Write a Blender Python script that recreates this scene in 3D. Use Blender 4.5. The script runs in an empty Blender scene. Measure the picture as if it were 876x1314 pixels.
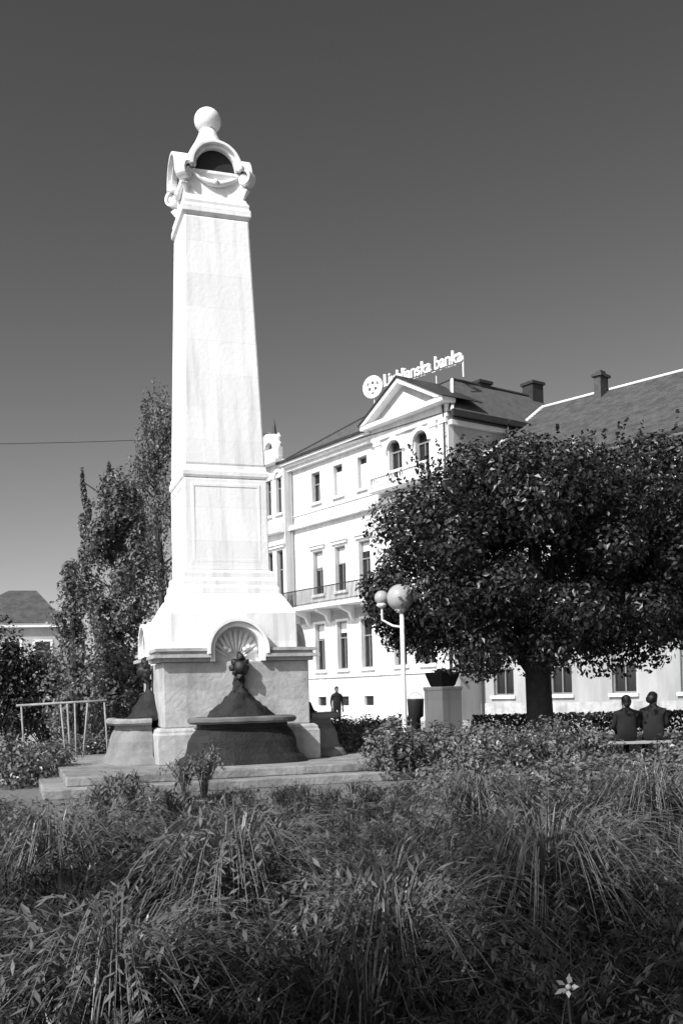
import bpy, bmesh, math, random
from mathutils import Vector, Matrix, noise
R = math.radians
PI = math.pi
random.seed(7)
SC = bpy.context.scene
COL = SC.collection

# ------------------------------------------------------------------ camera, sky, sun, exposure
F = 1270.0                       # focal length in pixels of the 876 px wide photograph
ROLL = R(1.55)
cam_d = bpy.data.cameras.new('camera'); cam = bpy.data.objects.new('camera', cam_d); COL.objects.link(cam)
cam_d.sensor_fit = 'HORIZONTAL'; cam_d.sensor_width = 36.0; cam_d.lens = 36.0 * F / 876.0
EYE = 1.5
cam.location = (0, 0, EYE)
cam_d.shift_y = 231.0 / 876.0
cam.rotation_euler = (Matrix.Rotation(R(90), 3, 'X') @ Matrix.Rotation(-ROLL, 3, 'Z')).to_euler()
cam_d.clip_start = 0.1; cam_d.clip_end = 3000
SC.camera = cam

SUN_AZ = math.atan2(-0.64, -0.77)     # direction towards the sun (behind the camera, to the left)
SUN_EL = R(40)
w = bpy.data.worlds.new("World"); SC.world = w; w.use_nodes = True
nt = w.node_tree; bg = nt.nodes['Background']
sky = nt.nodes.new('ShaderNodeTexSky'); sky.sky_type = 'NISHITA'; sky.sun_disc = False
sky.sun_elevation = SUN_EL; sky.sun_rotation = SUN_AZ % (2 * PI)
sky.air_density = 1.0; sky.dust_density = 1.4; sky.ozone_density = 1.0
sep = nt.nodes.new('ShaderNodeSeparateColor')       # black-and-white film behind a yellow-orange filter
mixf = nt.nodes.new('ShaderNodeMath'); mixf.operation = 'MULTIPLY_ADD'
mg = nt.nodes.new('ShaderNodeMath'); mg.operation = 'MULTIPLY'; mg.inputs[1].default_value = 0.12
nt.links.new(sky.outputs[0], sep.inputs[0])
nt.links.new(sep.outputs[1], mg.inputs[0])
nt.links.new(sep.outputs[0], mixf.inputs[0]); mixf.inputs[1].default_value = 0.88
nt.links.new(mg.outputs[0], mixf.inputs[2])
pw = nt.nodes.new('ShaderNodeMath'); pw.operation = 'POWER'; pw.inputs[1].default_value = 1.5    # contrasty film curve
nt.links.new(mixf.outputs[0], pw.inputs[0]); nt.links.new(pw.outputs[0], bg.inputs['Color'])
bg.inputs['Strength'].default_value = 0.056

sd = bpy.data.lights.new('sun', 'SUN'); sun = bpy.data.objects.new('sun', sd); COL.objects.link(sun)
sd.energy = 4.2; sd.angle = R(0.5); sd.color = (1, 1, 1)
sdir = Vector((math.sin(SUN_AZ) * math.cos(SUN_EL), math.cos(SUN_AZ) * math.cos(SUN_EL), math.sin(SUN_EL)))
sun.rotation_euler = sdir.to_track_quat('Z', 'Y').to_euler(); sun.location = sdir * 60
SC.view_settings.view_transform = 'Standard'; SC.view_settings.look = 'None'
SC.view_settings.exposure = 0.3; SC.view_settings.gamma = 1.0; SC.view_settings.use_curve_mapping = False
SC.cycles.max_bounces = 5; SC.cycles.transparent_max_bounces = 6

# ------------------------------------------------------------------ helpers
def X(px, D, z=EYE):              # lateral position of what stands at column px of the photo, D metres away, seen at height z
    return (px - 438) * D / F + ROLL * (z - EYE)

MATS = {}
def mat(name, c, rough=0.8, var=0.25, scale=3.0, bump=0.0, spec=0.4, streak=False, trans=0.0, bscale=None, metal=0.0, joints=None):
    if name in MATS: return MATS[name]
    m = bpy.data.materials.new(name); m.use_nodes = True
    t = m.node_tree; b = t.nodes['Principled BSDF']
    b.inputs['Roughness'].default_value = rough; b.inputs['Specular IOR Level'].default_value = spec
    b.inputs['Metallic'].default_value = metal
    tc = t.nodes.new('ShaderNodeTexCoord')
    mp = t.nodes.new('ShaderNodeMapping'); t.links.new(tc.outputs['Object'], mp.inputs[0])
    if streak: mp.inputs['Scale'].default_value = (1, 1, 0.18)
    n = t.nodes.new('ShaderNodeTexNoise'); n.inputs['Scale'].default_value = scale
    n.inputs['Detail'].default_value = 8; n.inputs['Roughness'].default_value = 0.65
    t.links.new(mp.outputs[0], n.inputs[0])
    cr = t.nodes.new('ShaderNodeValToRGB'); e = cr.color_ramp.elements
    e[0].position = 0.3; e[1].position = 0.72
    lo = max(c * (1 - var), 0.004); hi = min(c * (1 + var), 0.92)
    e[0].color = (lo, lo, lo, 1); e[1].color = (hi, hi, hi, 1)
    t.links.new(n.outputs[0], cr.inputs[0]); t.links.new(cr.outputs[0], b.inputs['Base Color'])
    if joints:      # coursed blocks: thin darker joints, each block a little different, and dark rain streaks
        sx_ = t.nodes.new('ShaderNodeSeparateXYZ'); t.links.new(tc.outputs['Object'], sx_.inputs[0])
        ad = t.nodes.new('ShaderNodeMath'); ad.operation = 'ADD'; t.links.new(sx_.outputs[0], ad.inputs[0]); t.links.new(sx_.outputs[1], ad.inputs[1])
        cx = t.nodes.new('ShaderNodeCombineXYZ'); t.links.new(ad.outputs[0], cx.inputs[0]); t.links.new(sx_.outputs[2], cx.inputs[1])
        bk = t.nodes.new('ShaderNodeTexBrick'); bk.inputs['Scale'].default_value = 1.0; bk.inputs['Brick Width'].default_value = joints[0]; bk.inputs['Row Height'].default_value = joints[1]
        bk.inputs['Mortar Size'].default_value = .006; bk.inputs['Mortar Smooth'].default_value = .3
        bk.inputs['Color1'].default_value = (1,1,1,1); bk.inputs['Color2'].default_value = (joints[2],)*3+(1,); bk.inputs['Mortar'].default_value = (.87,.87,.87,1)
        t.links.new(cx.outputs[0], bk.inputs[0])
        m2 = t.nodes.new('ShaderNodeMapping'); m2.inputs['Scale'].default_value = (5, 5, .35); t.links.new(tc.outputs['Object'], m2.inputs[0])
        n3 = t.nodes.new('ShaderNodeTexNoise'); n3.inputs['Scale'].default_value = 1.3; n3.inputs['Detail'].default_value = 5; t.links.new(m2.outputs[0], n3.inputs[0])
        c3 = t.nodes.new('ShaderNodeValToRGB'); c3.color_ramp.elements[0].position = .30; c3.color_ramp.elements[0].color = (.80,.80,.80,1); c3.color_ramp.elements[1].position = .47; t.links.new(n3.outputs[0], c3.inputs[0])
        u1 = t.nodes.new('ShaderNodeMix'); u1.data_type = 'RGBA'; u1.blend_type = 'MULTIPLY'; u1.inputs[0].default_value = 1
        u2 = t.nodes.new('ShaderNodeMix'); u2.data_type = 'RGBA'; u2.blend_type = 'MULTIPLY'; u2.inputs[0].default_value = 1
        t.links.new(cr.outputs[0], u1.inputs[6]); t.links.new(bk.outputs[0], u1.inputs[7]); t.links.new(u1.outputs[2], u2.inputs[6]); t.links.new(c3.outputs[0], u2.inputs[7])
        t.links.new(u2.outputs[2], b.inputs['Base Color'])
    if bump:
        n2 = t.nodes.new('ShaderNodeTexNoise'); n2.inputs['Scale'].default_value = bscale or scale * 6; n2.inputs['Detail'].default_value = 6
        t.links.new(tc.outputs['Object'], n2.inputs[0])
        bp = t.nodes.new('ShaderNodeBump'); bp.inputs['Strength'].default_value = bump; bp.inputs['Distance'].default_value = 0.03
        t.links.new(n2.outputs[0], bp.inputs['Height']); t.links.new(bp.outputs[0], b.inputs['Normal'])
    if trans:
        tr = t.nodes.new('ShaderNodeBsdfTranslucent'); mx = t.nodes.new('ShaderNodeMixShader'); mx.inputs[0].default_value = trans
        t.links.new(cr.outputs[0], tr.inputs[0]); t.links.new(b.outputs[0], mx.inputs[1]); t.links.new(tr.outputs[0], mx.inputs[2])
        t.links.new(mx.outputs[0], t.nodes['Material Output'].inputs[0])
    MATS[name] = m
    return m

STONE = mat('pale weathered stone', 0.84, 0.85, 0.13, 1.6, 0.2, streak=True, bscale=14, joints=(1.9, .62, .90))
STONE2 = mat('grey dressed stone', 0.44, 0.88, 0.28, 2.2, 0.45, bscale=12, joints=(1.1, .40, .86))
DSTONE_SHADE = mat('dark stone and hood shade', 0.014, 0.75, 0.4, 4, 0.5)
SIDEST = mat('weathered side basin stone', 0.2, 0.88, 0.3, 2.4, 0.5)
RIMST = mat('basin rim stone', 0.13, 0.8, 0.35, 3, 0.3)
CONC = mat('step concrete', 0.27, 0.9, 0.4, 2.5, 0.6, joints=(1.3, 3.0, .8))
BRONZE = mat('dark bronze', 0.03, 0.5, 0.4, 6, 0.4, metal=0.3)
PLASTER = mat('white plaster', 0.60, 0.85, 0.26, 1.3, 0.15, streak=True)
PLASTER2 = mat('pale grey and shaded plaster', 0.36, 0.85, 0.28, 1.1, 0.1, streak=True)
TRIM = mat('white trim', 0.74, 0.75, 0.14, 2)
GREYTRIM = mat('grey trim and painted shade', 0.30, 0.85, 0.12, 2)
GLASS = mat('window glass', 0.018, 0.08, 0.2, 1, spec=0.5)
FRAME = mat('window frame paint', 0.22, 0.6, 0.2, 4)
BLIND = mat('pale blind', 0.66, 0.8, 0.08, 5)
SHUT = mat('grey shutter', 0.35, 0.8, 0.1, 5)
ROOF = mat('roof tile', 0.085, 0.8, 0.3, 3, 0.4)
ROOF2 = mat('old roof tile', 0.07, 0.85, 0.45, 2.2, 0.5)
GUTTER = mat('gutter metal', 0.035, 0.5, 0.2, 3)
IRON = mat('wrought iron', 0.03, 0.5, 0.2, 6)
LAMPW = mat('opal lamp glass', 0.36, 0.25, 0.03, 3, spec=0.5)
POSTW = mat('pale painted post', 0.62, 0.5, 0.1, 4)
RAILP = mat('worn white rail paint', 0.26, 0.6, 0.3, 6)
BARK = mat('bark', 0.04, 0.95, 0.4, 9, 0.8)
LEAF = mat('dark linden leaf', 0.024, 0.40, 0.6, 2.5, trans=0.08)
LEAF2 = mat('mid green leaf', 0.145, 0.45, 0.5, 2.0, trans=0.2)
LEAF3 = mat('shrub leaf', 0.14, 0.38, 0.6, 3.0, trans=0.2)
BLADE = mat('long grass blade', 0.05, 0.38, 0.65, 2.2, trans=0.18)
BLADE2 = mat('grass blade with painted sun', 0.15, 0.35, 0.5, 2.5, trans=0.2)  # paler copy of the grass, with sunlight put into its colour
CLOTH = mat('dark coat', 0.012, 0.9, 0.3, 8)
CLOTH2 = mat('dark jacket', 0.014, 0.9, 0.3, 8)
SKIN = mat('skin', 0.16, 0.6, 0.1, 8)
HAIR = mat('dark hair', 0.015, 0.6, 0.3, 20)
WOOD = mat('pale bench wood', 0.3, 0.7, 0.2, 5)
SIGNW = mat('white sign enamel', 0.85, 0.4, 0.02, 2)
PETAL = mat('pale petal', 0.32, 0.6, 0.05, 4)

def tag(o, label, cat, group=None, kind=None):
    if kind: o['kind'] = kind
    if label: o['label'] = label
    if cat: o['category'] = cat
    if group: o['group'] = group
    return o
def thing(name, label, cat, loc=(0, 0, 0), rz=0.0, group=None):
    o = bpy.data.objects.new(name, None); COL.objects.link(o); o.empty_display_size = .3
    o.location = loc; o.rotation_euler = (0, 0, rz)
    return tag(o, label, cat, group)

class MB:
    def __init__(s): s.v = []; s.f = []
    def add(s, vs, fs):
        k = len(s.v); s.v += [tuple(v) for v in vs]; s.f += [tuple(i + k for i in f) for f in fs]; return s
    def box(s, x0, x1, y0, y1, z0, z1):
        return s.add([(x0,y0,z0),(x1,y0,z0),(x1,y1,z0),(x0,y1,z0),(x0,y0,z1),(x1,y0,z1),(x1,y1,z1),(x0,y1,z1)],
                     [(0,3,2,1),(4,5,6,7),(0,1,5,4),(1,2,6,5),(2,3,7,6),(3,0,4,7)])
    def frus(s, w0, w1, z0, z1, d0=None, d1=None, cx=0, cy=0):
        d0 = w0 if d0 is None else d0; d1 = w1 if d1 is None else d1
        a, b, c, d = w0/2, w1/2, d0/2, d1/2
        return s.add([(cx-a,cy-c,z0),(cx+a,cy-c,z0),(cx+a,cy+c,z0),(cx-a,cy+c,z0),(cx-b,cy-d,z1),(cx+b,cy-d,z1),(cx+b,cy+d,z1),(cx-b,cy+d,z1)],
                     [(0,3,2,1),(4,5,6,7),(0,1,5,4),(1,2,6,5),(2,3,7,6),(3,0,4,7)])
    def sqlathe(s, prof):           # stacked square profile [(width, z)...] as one closed skin
        vs = []; fs = []
        for w_, z in prof:
            a = w_/2; vs += [(-a,-a,z),(a,-a,z),(a,a,z),(-a,a,z)]
        for i in range(len(prof)-1):
            for j in range(4):
                fs.append((i*4+j, i*4+(j+1)%4, (i+1)*4+(j+1)%4, (i+1)*4+j))
        fs.append((3,2,1,0)); n = (len(prof)-1)*4; fs.append((n,n+1,n+2,n+3))
        return s.add(vs, fs)
    def lathe(s, prof, n=20, c=(0,0,0)):
        vs = []; fs = []
        for r, z in prof:
            for j in range(n):
                a = 2*PI*j/n; vs.append((c[0]+r*math.cos(a), c[1]+r*math.sin(a), c[2]+z))
        for i in range(len(prof)-1):
            for j in range(n):
                fs.append((i*n+j, i*n+(j+1)%n, (i+1)*n+(j+1)%n, (i+1)*n+j))
        fs.append(tuple(range(n-1,-1,-1))); k=(len(prof)-1)*n; fs.append(tuple(range(k,k+n)))
        return s.add(vs, fs)
    def ball(s, c, r, n=20, sz=1.0):
        pr = [(max(1e-3, r*math.sin(PI*i/(n//2+4))), -r*sz*math.cos(PI*i/(n//2+4))) for i in range(n//2+5)]
        return s.lathe(pr, n, c)
    def prism(s, poly, y0, y1, axis='y'):   # polygon in (x,z) pushed from y0 to y1 (axis y), or in (x,y) pushed in z
        n = len(poly)
        if axis == 'y':
            vs = [(p[0], y0, p[1]) for p in poly] + [(p[0], y1, p[1]) for p in poly]
        elif axis == 'x':
            vs = [(y0, p[0], p[1]) for p in poly] + [(y1, p[0], p[1]) for p in poly]
        else:
            vs = [(p[0], p[1], y0) for p in poly] + [(p[0], p[1], y1) for p in poly]
        fs = [tuple(range(n)), tuple(range(2*n-1, n-1, -1))]
        for i in range(n):
            j = (i+1) % n; fs.append((i, i+n, j+n, j))
        return s.add(vs, fs)
    def tube(s, pts, rad, n=8):
        pts = [Vector(p) for p in pts]; m = len(pts)
        if not isinstance(rad, (list, tuple)): rad = [rad]*m
        vs = []; fs = []; up = Vector((0,0,1))
        for i, p in enumerate(pts):
            d = (pts[min(i+1,m-1)] - pts[max(i-1,0)]).normalized()
            a = d.cross(up);
            if a.length < .05: a = d.cross(Vector((1,0,0)))
            a.normalize(); b = d.cross(a).normalized()
            for j in range(n):
                t = 2*PI*j/n; vs.append(p + a*rad[i]*math.cos(t) + b*rad[i]*math.sin(t))
        for i in range(m-1):
            for j in range(n):
                fs.append((i*n+j, i*n+(j+1)%n, (i+1)*n+(j+1)%n, (i+1)*n+j))
        fs.append(tuple(range(n-1,-1,-1))); k=(m-1)*n; fs.append(tuple(range(k,k+n)))
        return s.add(vs, fs)
    def ring(s, cx, cz, r0, r1, y0, y1, a0=0, a1=PI, n=24, leg=0.0):     # arch band in the x-z plane
        out = [(cx+r1*math.cos(a0+(a1-a0)*i/n), cz+r1*math.sin(a0+(a1-a0)*i/n)) for i in range(n+1)]
        inn = [(cx+r0*math.cos(a0+(a1-a0)*i/n), cz+r0*math.sin(a0+(a1-a0)*i/n)) for i in range(n+1)]
        if leg:
            out = [(out[0][0], cz-leg)] + out + [(out[-1][0], cz-leg)]
            inn = [(inn[0][0], cz-leg)] + inn + [(inn[-1][0], cz-leg)]
        m = len(out); vs = []
        for p, q in zip(out, inn): vs += [(p[0],y0,p[1]),(q[0],y0,q[1]),(q[0],y1,q[1]),(p[0],y1,p[1])]
        fs = []
        for i in range(m-1):
            for j in range(4): fs.append((i*4+j, (i+1)*4+j, (i+1)*4+(j+1)%4, i*4+(j+1)%4))
        fs.append((0,1,2,3)); k=(m-1)*4; fs.append((k+3,k+2,k+1,k))
        return s.add(vs, fs)
    def rot(s, a, start=0):
        c, q = math.cos(a), math.sin(a)
        s.v[start:] = [(x*c-y*q, x*q+y*c, z) for x, y, z in s.v[start:]]
        return s
    def move(s, d, start=0):
        s.v[start:] = [(x+d[0], y+d[1], z+d[2]) for x, y, z in s.v[start:]]; return s
    def rough(s, amp, freq):
        s.v = [tuple(Vector(p) + noise.noise_vector(Vector(p)*freq)*amp) for p in s.v]; return s
    def build(s, name, m, parent=None, bevel=0.0, smooth=False, fixn=True):
        me = bpy.data.meshes.new(name); me.from_pydata(s.v, [], s.f); me.validate()
        if fixn:
            bm = bmesh.new(); bm.from_mesh(me); bmesh.ops.recalc_face_normals(bm, faces=bm.faces); bm.to_mesh(me); bm.free()
        me.materials.append(m)
        if smooth:
            me.polygons.foreach_set('use_smooth', [True]*len(me.polygons))
        o = bpy.data.objects.new(name, me); COL.objects.link(o)
        if parent: o.parent = parent
        if bevel:
            b = o.modifiers.new('bevel', 'BEVEL'); b.width = bevel; b.segments = 2; b.limit_method = 'ANGLE'; b.angle_limit = R(40)
        return o

# ------------------------------------------------------------------ the setting
def sheet(name, poly, z, m):
    b = MB(); b.add([(p[0], p[1], z) for p in poly], [tuple(range(len(poly)))])
    o = b.build(name, m, fixn=False); o['kind'] = 'structure'; return o
LAWN = mat('lawn soil', 0.07, 0.95, 0.5, 3, 0.8, bscale=30)
GRAV = mat('light gravel', 0.17, 0.95, 0.45, 14, 0.8, bscale=60)
PAVE = mat('square paving', 0.34, 0.9, 0.2, 1.2, 0.3)
sheet('ground', [(-900,-60),(900,-60),(900,1500),(-900,1500)], 0.0, LAWN)
sheet('gravel_path', [(-7.5,7.5),(1.6,7.5),(3.2,26),(-8.5,26)], 0.004, GRAV)
sheet('square_paving', [(-40,30),(30,30),(40,140),(-60,140)], 0.006, PAVE)

# ------------------------------------------------------------------ the fountain monument
MD = 19.0
TH = R(18.5)
mon = thing('fountain_monument', 'tall white stone obelisk with fountain niches, carved crown and ball on top', 'monument', (X(287, MD, 1.0), MD, 0), TH)
def sides(k=4, start=0): return [i*PI/2 for i in range(start, k)]
MB().sqlathe([(6.9,0),(6.9,.155)]).build('lower_step', CONC, mon, .02)
MB().sqlathe([(6.2,.157),(6.2,.30)]).build('upper_step', CONC, mon, .02)
MB().sqlathe([(2.95,.302),(2.95,.82),(2.9,.86),(2.9,.9),(2.78,.94)]).build('plinth', STONE2, mon, .015)
MB().sqlathe([(2.66,.942),(2.66,2.10)]).build('base_block', STONE2, mon, .02)
# cornice: four corner pieces that stop at the arches
for a in sides():
    cb = MB()
    for (wd, z0, z1) in ((1.40, 2.102, 2.17), (1.50, 2.17, 2.23), (1.40, 2.23, 2.285), (1.47, 2.285, 2.34)):
        e = 0.50
        cb.prism([(-e,-wd),(-e,-1.2),(-1.2,-1.2),(-1.2,-e),(-wd,-e),(-wd,-wd)], z0, z1, 'z')
    cb.rot(a); cb.build('cornice', STONE2, mon)
MB().sqlathe([(2.36,2.103),(2.36,2.98),(2.28,3.06),(1.92,3.36)]).build('flared_block', STONE, mon, .03)
MB().sqlathe([(1.86,3.362),(1.86,3.46),(1.78,3.52),(1.78,3.60),(1.70,3.66),(1.70,3.76),(1.60,3.80)]).build('base_moulding', STONE, mon, .01)
MB().sqlathe([(1.57,3.802),(1.55,5.50)]).build('lower_shaft', STONE, mon, .02)
for i, a in enumerate(sides()):
    b = MB(); y = -.778
    # raised border around an inscription field
    for (x0,x1,z0,z1) in ((-.64,-.59,3.95,5.40),(.59,.64,3.95,5.40),(-.59,.59,5.34,5.40),(-.59,.59,3.95,4.01)):
        b.box(x0,x1,y-.008,y+.06,z0,z1)
    b.rot(a); b.build('panel_frame', STONE, mon, .006)
MB().sqlathe([(1.56,5.502),(1.60,5.55),(1.60,5.62),(1.56,5.67),(1.54,5.74)]).build('shaft_collar', STONE, mon, .01)
MB().sqlathe([(1.53,5.742),(1.22,10.40)]).build('obelisk_shaft', STONE, mon, .035)
MB().sqlathe([(1.18,10.402),(1.26,10.44),(1.30,10.46),(1.30,10.56),(1.24,10.62),(1.26,10.68),(1.18,10.74),(1.14,10.80)]).build('capital_slab', STONE, mon, .008)
MB().sqlathe([(1.10,10.802),(1.08,11.16),(1.18,11.22),(1.18,11.28)]).build('capital_block', STONE, mon, .02)
for a in sides():
    b = MB(); b.ring(0, 11.30, .37, .43, -.66, -.30, n=20); b.ring(0, 11.30, .431, .485, -.74, -.32, n=20)
    b.rot(a); b.build('arched_hood', STONE, mon, .008)
    b = MB(); pts = [(x, -.56-.03*math.cos(x*4), 11.20-.17*math.cos(x/.42*PI/2)) for x in [(-.42+.07*i) for i in range(13)]]
    b.tube(pts, [.03+.03*math.sin(PI*i/12) for i in range(13)], 8); b.ball((0,-.63,11.05),.055,10);
    b.rot(a); b.build('festoon', STONE, mon, smooth=True)
for a in sides():
    # volute on each corner: a band that springs from the crown, drops outwards and rolls up
    pts = []
    for i in range(11):
        t = i/10; pts.append((.40+.42*t, 11.64-.22*t+.06*math.sin(t*PI)-.08*t*t))
    cx_, cz_ = pts[-1][0], pts[-1][1]-.15
    for i in range(1, 26):
        t = i/25*2.3*PI; rr = .15*(1-.72*i/25); pts.append((cx_+rr*math.sin(t), cz_+rr*math.cos(t)))
    th_ = [.075-.045*i/(len(pts)-1) for i in range(len(pts))]
    up_, dn_ = [], []
    for i, p in enumerate(pts):
        q0, q1 = pts[max(i-1,0)], pts[min(i+1,len(pts)-1)]; d = Vector((q1[0]-q0[0], q1[1]-q0[1])).normalized(); nn_ = Vector((-d.y, d.x))*th_[i]*.5
        up_.append((p[0]+nn_.x, p[1]+nn_.y)); dn_.append((p[0]-nn_.x, p[1]-nn_.y))
    b = MB(); k = 0; wds = [.13]*11+[.115-.02*i/25 for i in range(25)]
    for i in range(len(pts)):
        for (yy_, zz_), sgn in ((up_[i],-1),(up_[i],1),(dn_[i],1),(dn_[i],-1)): b.v.append((sgn*wds[i], -yy_, zz_))
    for i in range(len(pts)-1):
        for j in range(4): b.f.append((i*4+j,(i+1)*4+j,(i+1)*4+(j+1)%4,i*4+(j+1)%4))
    b.tube([(-.10,-cx_,cz_),(.10,-cx_,cz_)],[.07,.07],12)
    b.tube([(0,-.70,11.22),(0,-.80,11.10),(0,-.82,10.98),(0,-.76,10.88),(0,-.72,10.84)], [.05,.08,.075,.05,.02], 8)
    b.rot(a+PI/4); b.build('corner_volute', STONE, mon, .006)
MB().lathe([(.34,11.285),(.34,11.56),(.42,11.66),(.42,11.80),(.34,11.95),(.25,12.10),(.19,12.23),(.16,12.32)], 24).build('neck', STONE, mon, smooth=True)
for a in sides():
    b = MB(); b.prism([(.365*math.cos(PI*j/16), 11.285+.38*math.sin(PI*j/16)) for j in range(17)], -.56, -.35); b.rot(a); b.build('hood_shade_fill', DSTONE_SHADE, mon)  # dark half-disc paints the shade inside each open hood
MB().ball((0,0,12.53), .255, 32, .93).build('ball', STONE, mon, smooth=True)
for i, a in enumerate((0, -PI/2, PI/2)):
    b = MB(); b.ring(0, 2.30, .42, .50, -1.45, -1.15, leg=.20, n=28); b.ring(0, 2.30, .503, .56, -1.52, -1.15, leg=.07, n=28); b.ring(0,2.30,.565,.60,-1.40,-1.15,leg=0.0,n=28)
    b.rot(a); b.build('niche_arch', STONE, mon, .006)
    b = MB(); n = 20
    b.prism([(.418*math.cos(PI*j/n), 2.30+.418*math.sin(PI*j/n)) for j in range(n+1)]+[(-.418,2.105),(.418,2.105)], -1.21, -1.16)
    b.rot(a); b.build('niche_back', STONE, mon)
    b = MB()
    for j in range(11):
        t = PI*(j+.5)/11; b.tube([(.09*math.cos(t),-1.24,2.14+.09*math.sin(t)),(.39*math.cos(t),-1.235,2.27+.39*math.sin(t))],[.012,.042],8)
    for x_ in (-.2,-.13,.22,.15): b.ball((x_,-1.30,2.22+abs(x_)*.6),.045,8)
    b.rough(.01,12); b.rot(a); b.build('shell_carving', STONE, mon, smooth=True)
    # water spout: mask with leaves on a rockwork mound
    b = MB()
    for (x,z,r) in ((.02,2.20,.13),(-.07,2.28,.07),(.10,2.30,.075),(.03,2.38,.075),(.07,2.14,.085),(-.06,2.12,.07),(.0,2.46,.035),(-.13,2.20,.045),(.13,2.2,.05),(.02,2.07,.08)):
        b.ball((x,-1.42-.05*r/.1,z), r, 12)
    b.ball((.02,-1.55,2.16),.05,10); b.rough(.035, 9); b.v = [(x,y,z-.22) for x,y,z in b.v]
    b.rot(a); b.build('spout_mask', BRONZE, mon, smooth=True)
    b = MB()
    prof = [(.66,1.08),(.58,1.16),(.42,1.30),(.28,1.43),(.17,1.54),(.10,1.62),(.085,1.72),(.10,1.84)]
    vs=[];fs=[];n=40; sub=[]
    for q in range(len(prof)-1):
        for t in (0,.33,.66): sub.append((prof[q][0]*(1-t)+prof[q+1][0]*t, prof[q][1]*(1-t)+prof[q+1][1]*t))
    sub.append(prof[-1])
    b.lathe([(r, z) for r, z in sub], n, (0,-1.42,0)); b.v = [(x, min(-1.42+(y+1.42)*.62, 9), z) for x,y,z in b.v]
    b.rough(.07, 5); b.rough(.03, 14); b.v = [(x, max(-2.2, min(y, -1.20)), z) for x,y,z in b.v]
    b.rot(a); b.build('rock_mound', DSTONE_SHADE, mon, smooth=True)
    b = MB()
    def bowl(b, prof, cap=True):
        m = 24; n0 = len(b.v)
        for (ax, dp, z) in prof:
            for j in range(m+1):
                t = PI*j/m; c_, s_ = math.cos(t), math.sin(t)
                b.v.append((ax*math.copysign(abs(c_)**.62, c_), -1.49-(dp*abs(s_)**.62), z))
        for q in range(len(prof)-1):
            for j in range(m): k = n0+q*(m+1)+j; b.f.append((k, k+1, k+m+2, k+m+1))
            k = n0+q*(m+1); b.f.append((k, k+m+1, k+2*m+1, k+m))
        b.f.append(tuple(range(n0, n0+m+1))); k = n0+(len(prof)-1)*(m+1); b.f.append(tuple(range(k+m, k-1, -1)))
    bowl(b, [(1.16,.80,.303),(1.10,.76,.40),(1.0,.70,.46),(.97,.66,.56),(.96,.64,.70),(.90,.60,.82),(.80,.54,.92),(.80,.54,.999)])
    b.rough(.03, 3); b.rough(.012, 11); b.v = [(x, min(y,-1.46), max(z,.303)) for x,y,z in b.v]; b.rot(a)
    bas = b.build('basin', DSTONE_SHADE if i == 0 else SIDEST, mon, smooth=False)
    b = MB(); bowl(b, [(.90,.66,1.002),(.95,.70,1.04),(.95,.70,1.09),(.91,.66,1.12)]); b.rough(.012, 6); b.v = [(x,min(y,-1.47),max(z,1.0)) for x,y,z in b.v]; b.rot(a)
    b.build('basin_rim', RIMST if i == 0 else CONC, bas)
    b = MB(); bowl(b, [(.80,.56,1.10),(.80,.56,1.127)]); b.rot(a); b.build('water', GLASS, bas)

# ------------------------------------------------------------------ buildings
def wall_open(b, u0, u1, z0, z1, ops, y=0.0, dep=.28):
    us = sorted({u0, u1} | {o[0] for o in ops} | {o[1] for o in ops}); zs = sorted({z0, z1} | {o[2] for o in ops} | {o[3] for o in ops})
    for i in range(len(us)-1):
        for j in range(len(zs)-1):
            cu, cz = (us[i]+us[i+1])/2, (zs[j]+zs[j+1])/2
            if any(o[0]<cu<o[1] and o[2]<cz<o[3] for o in ops): continue
            b.add([(us[i],y,zs[j]),(us[i+1],y,zs[j]),(us[i+1],y,zs[j+1]),(us[i],y,zs[j+1])],[(0,1,2,3)])
    for (a,c,d,e) in ops:
        b.add([(a,y,d),(a,y+dep,d),(a,y+dep,e),(a,y,e)],[(0,1,2,3)]); b.add([(c,y,d),(c,y+dep,d),(c,y+dep,e),(c,y,e)],[(3,2,1,0)])
        b.add([(a,y,d),(c,y,d),(c,y+dep,d),(a,y+dep,d)],[(0,1,2,3)]); b.add([(a,y,e),(c,y,e),(c,y+dep,e),(a,y+dep,e)],[(3,2,1,0)])
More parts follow.
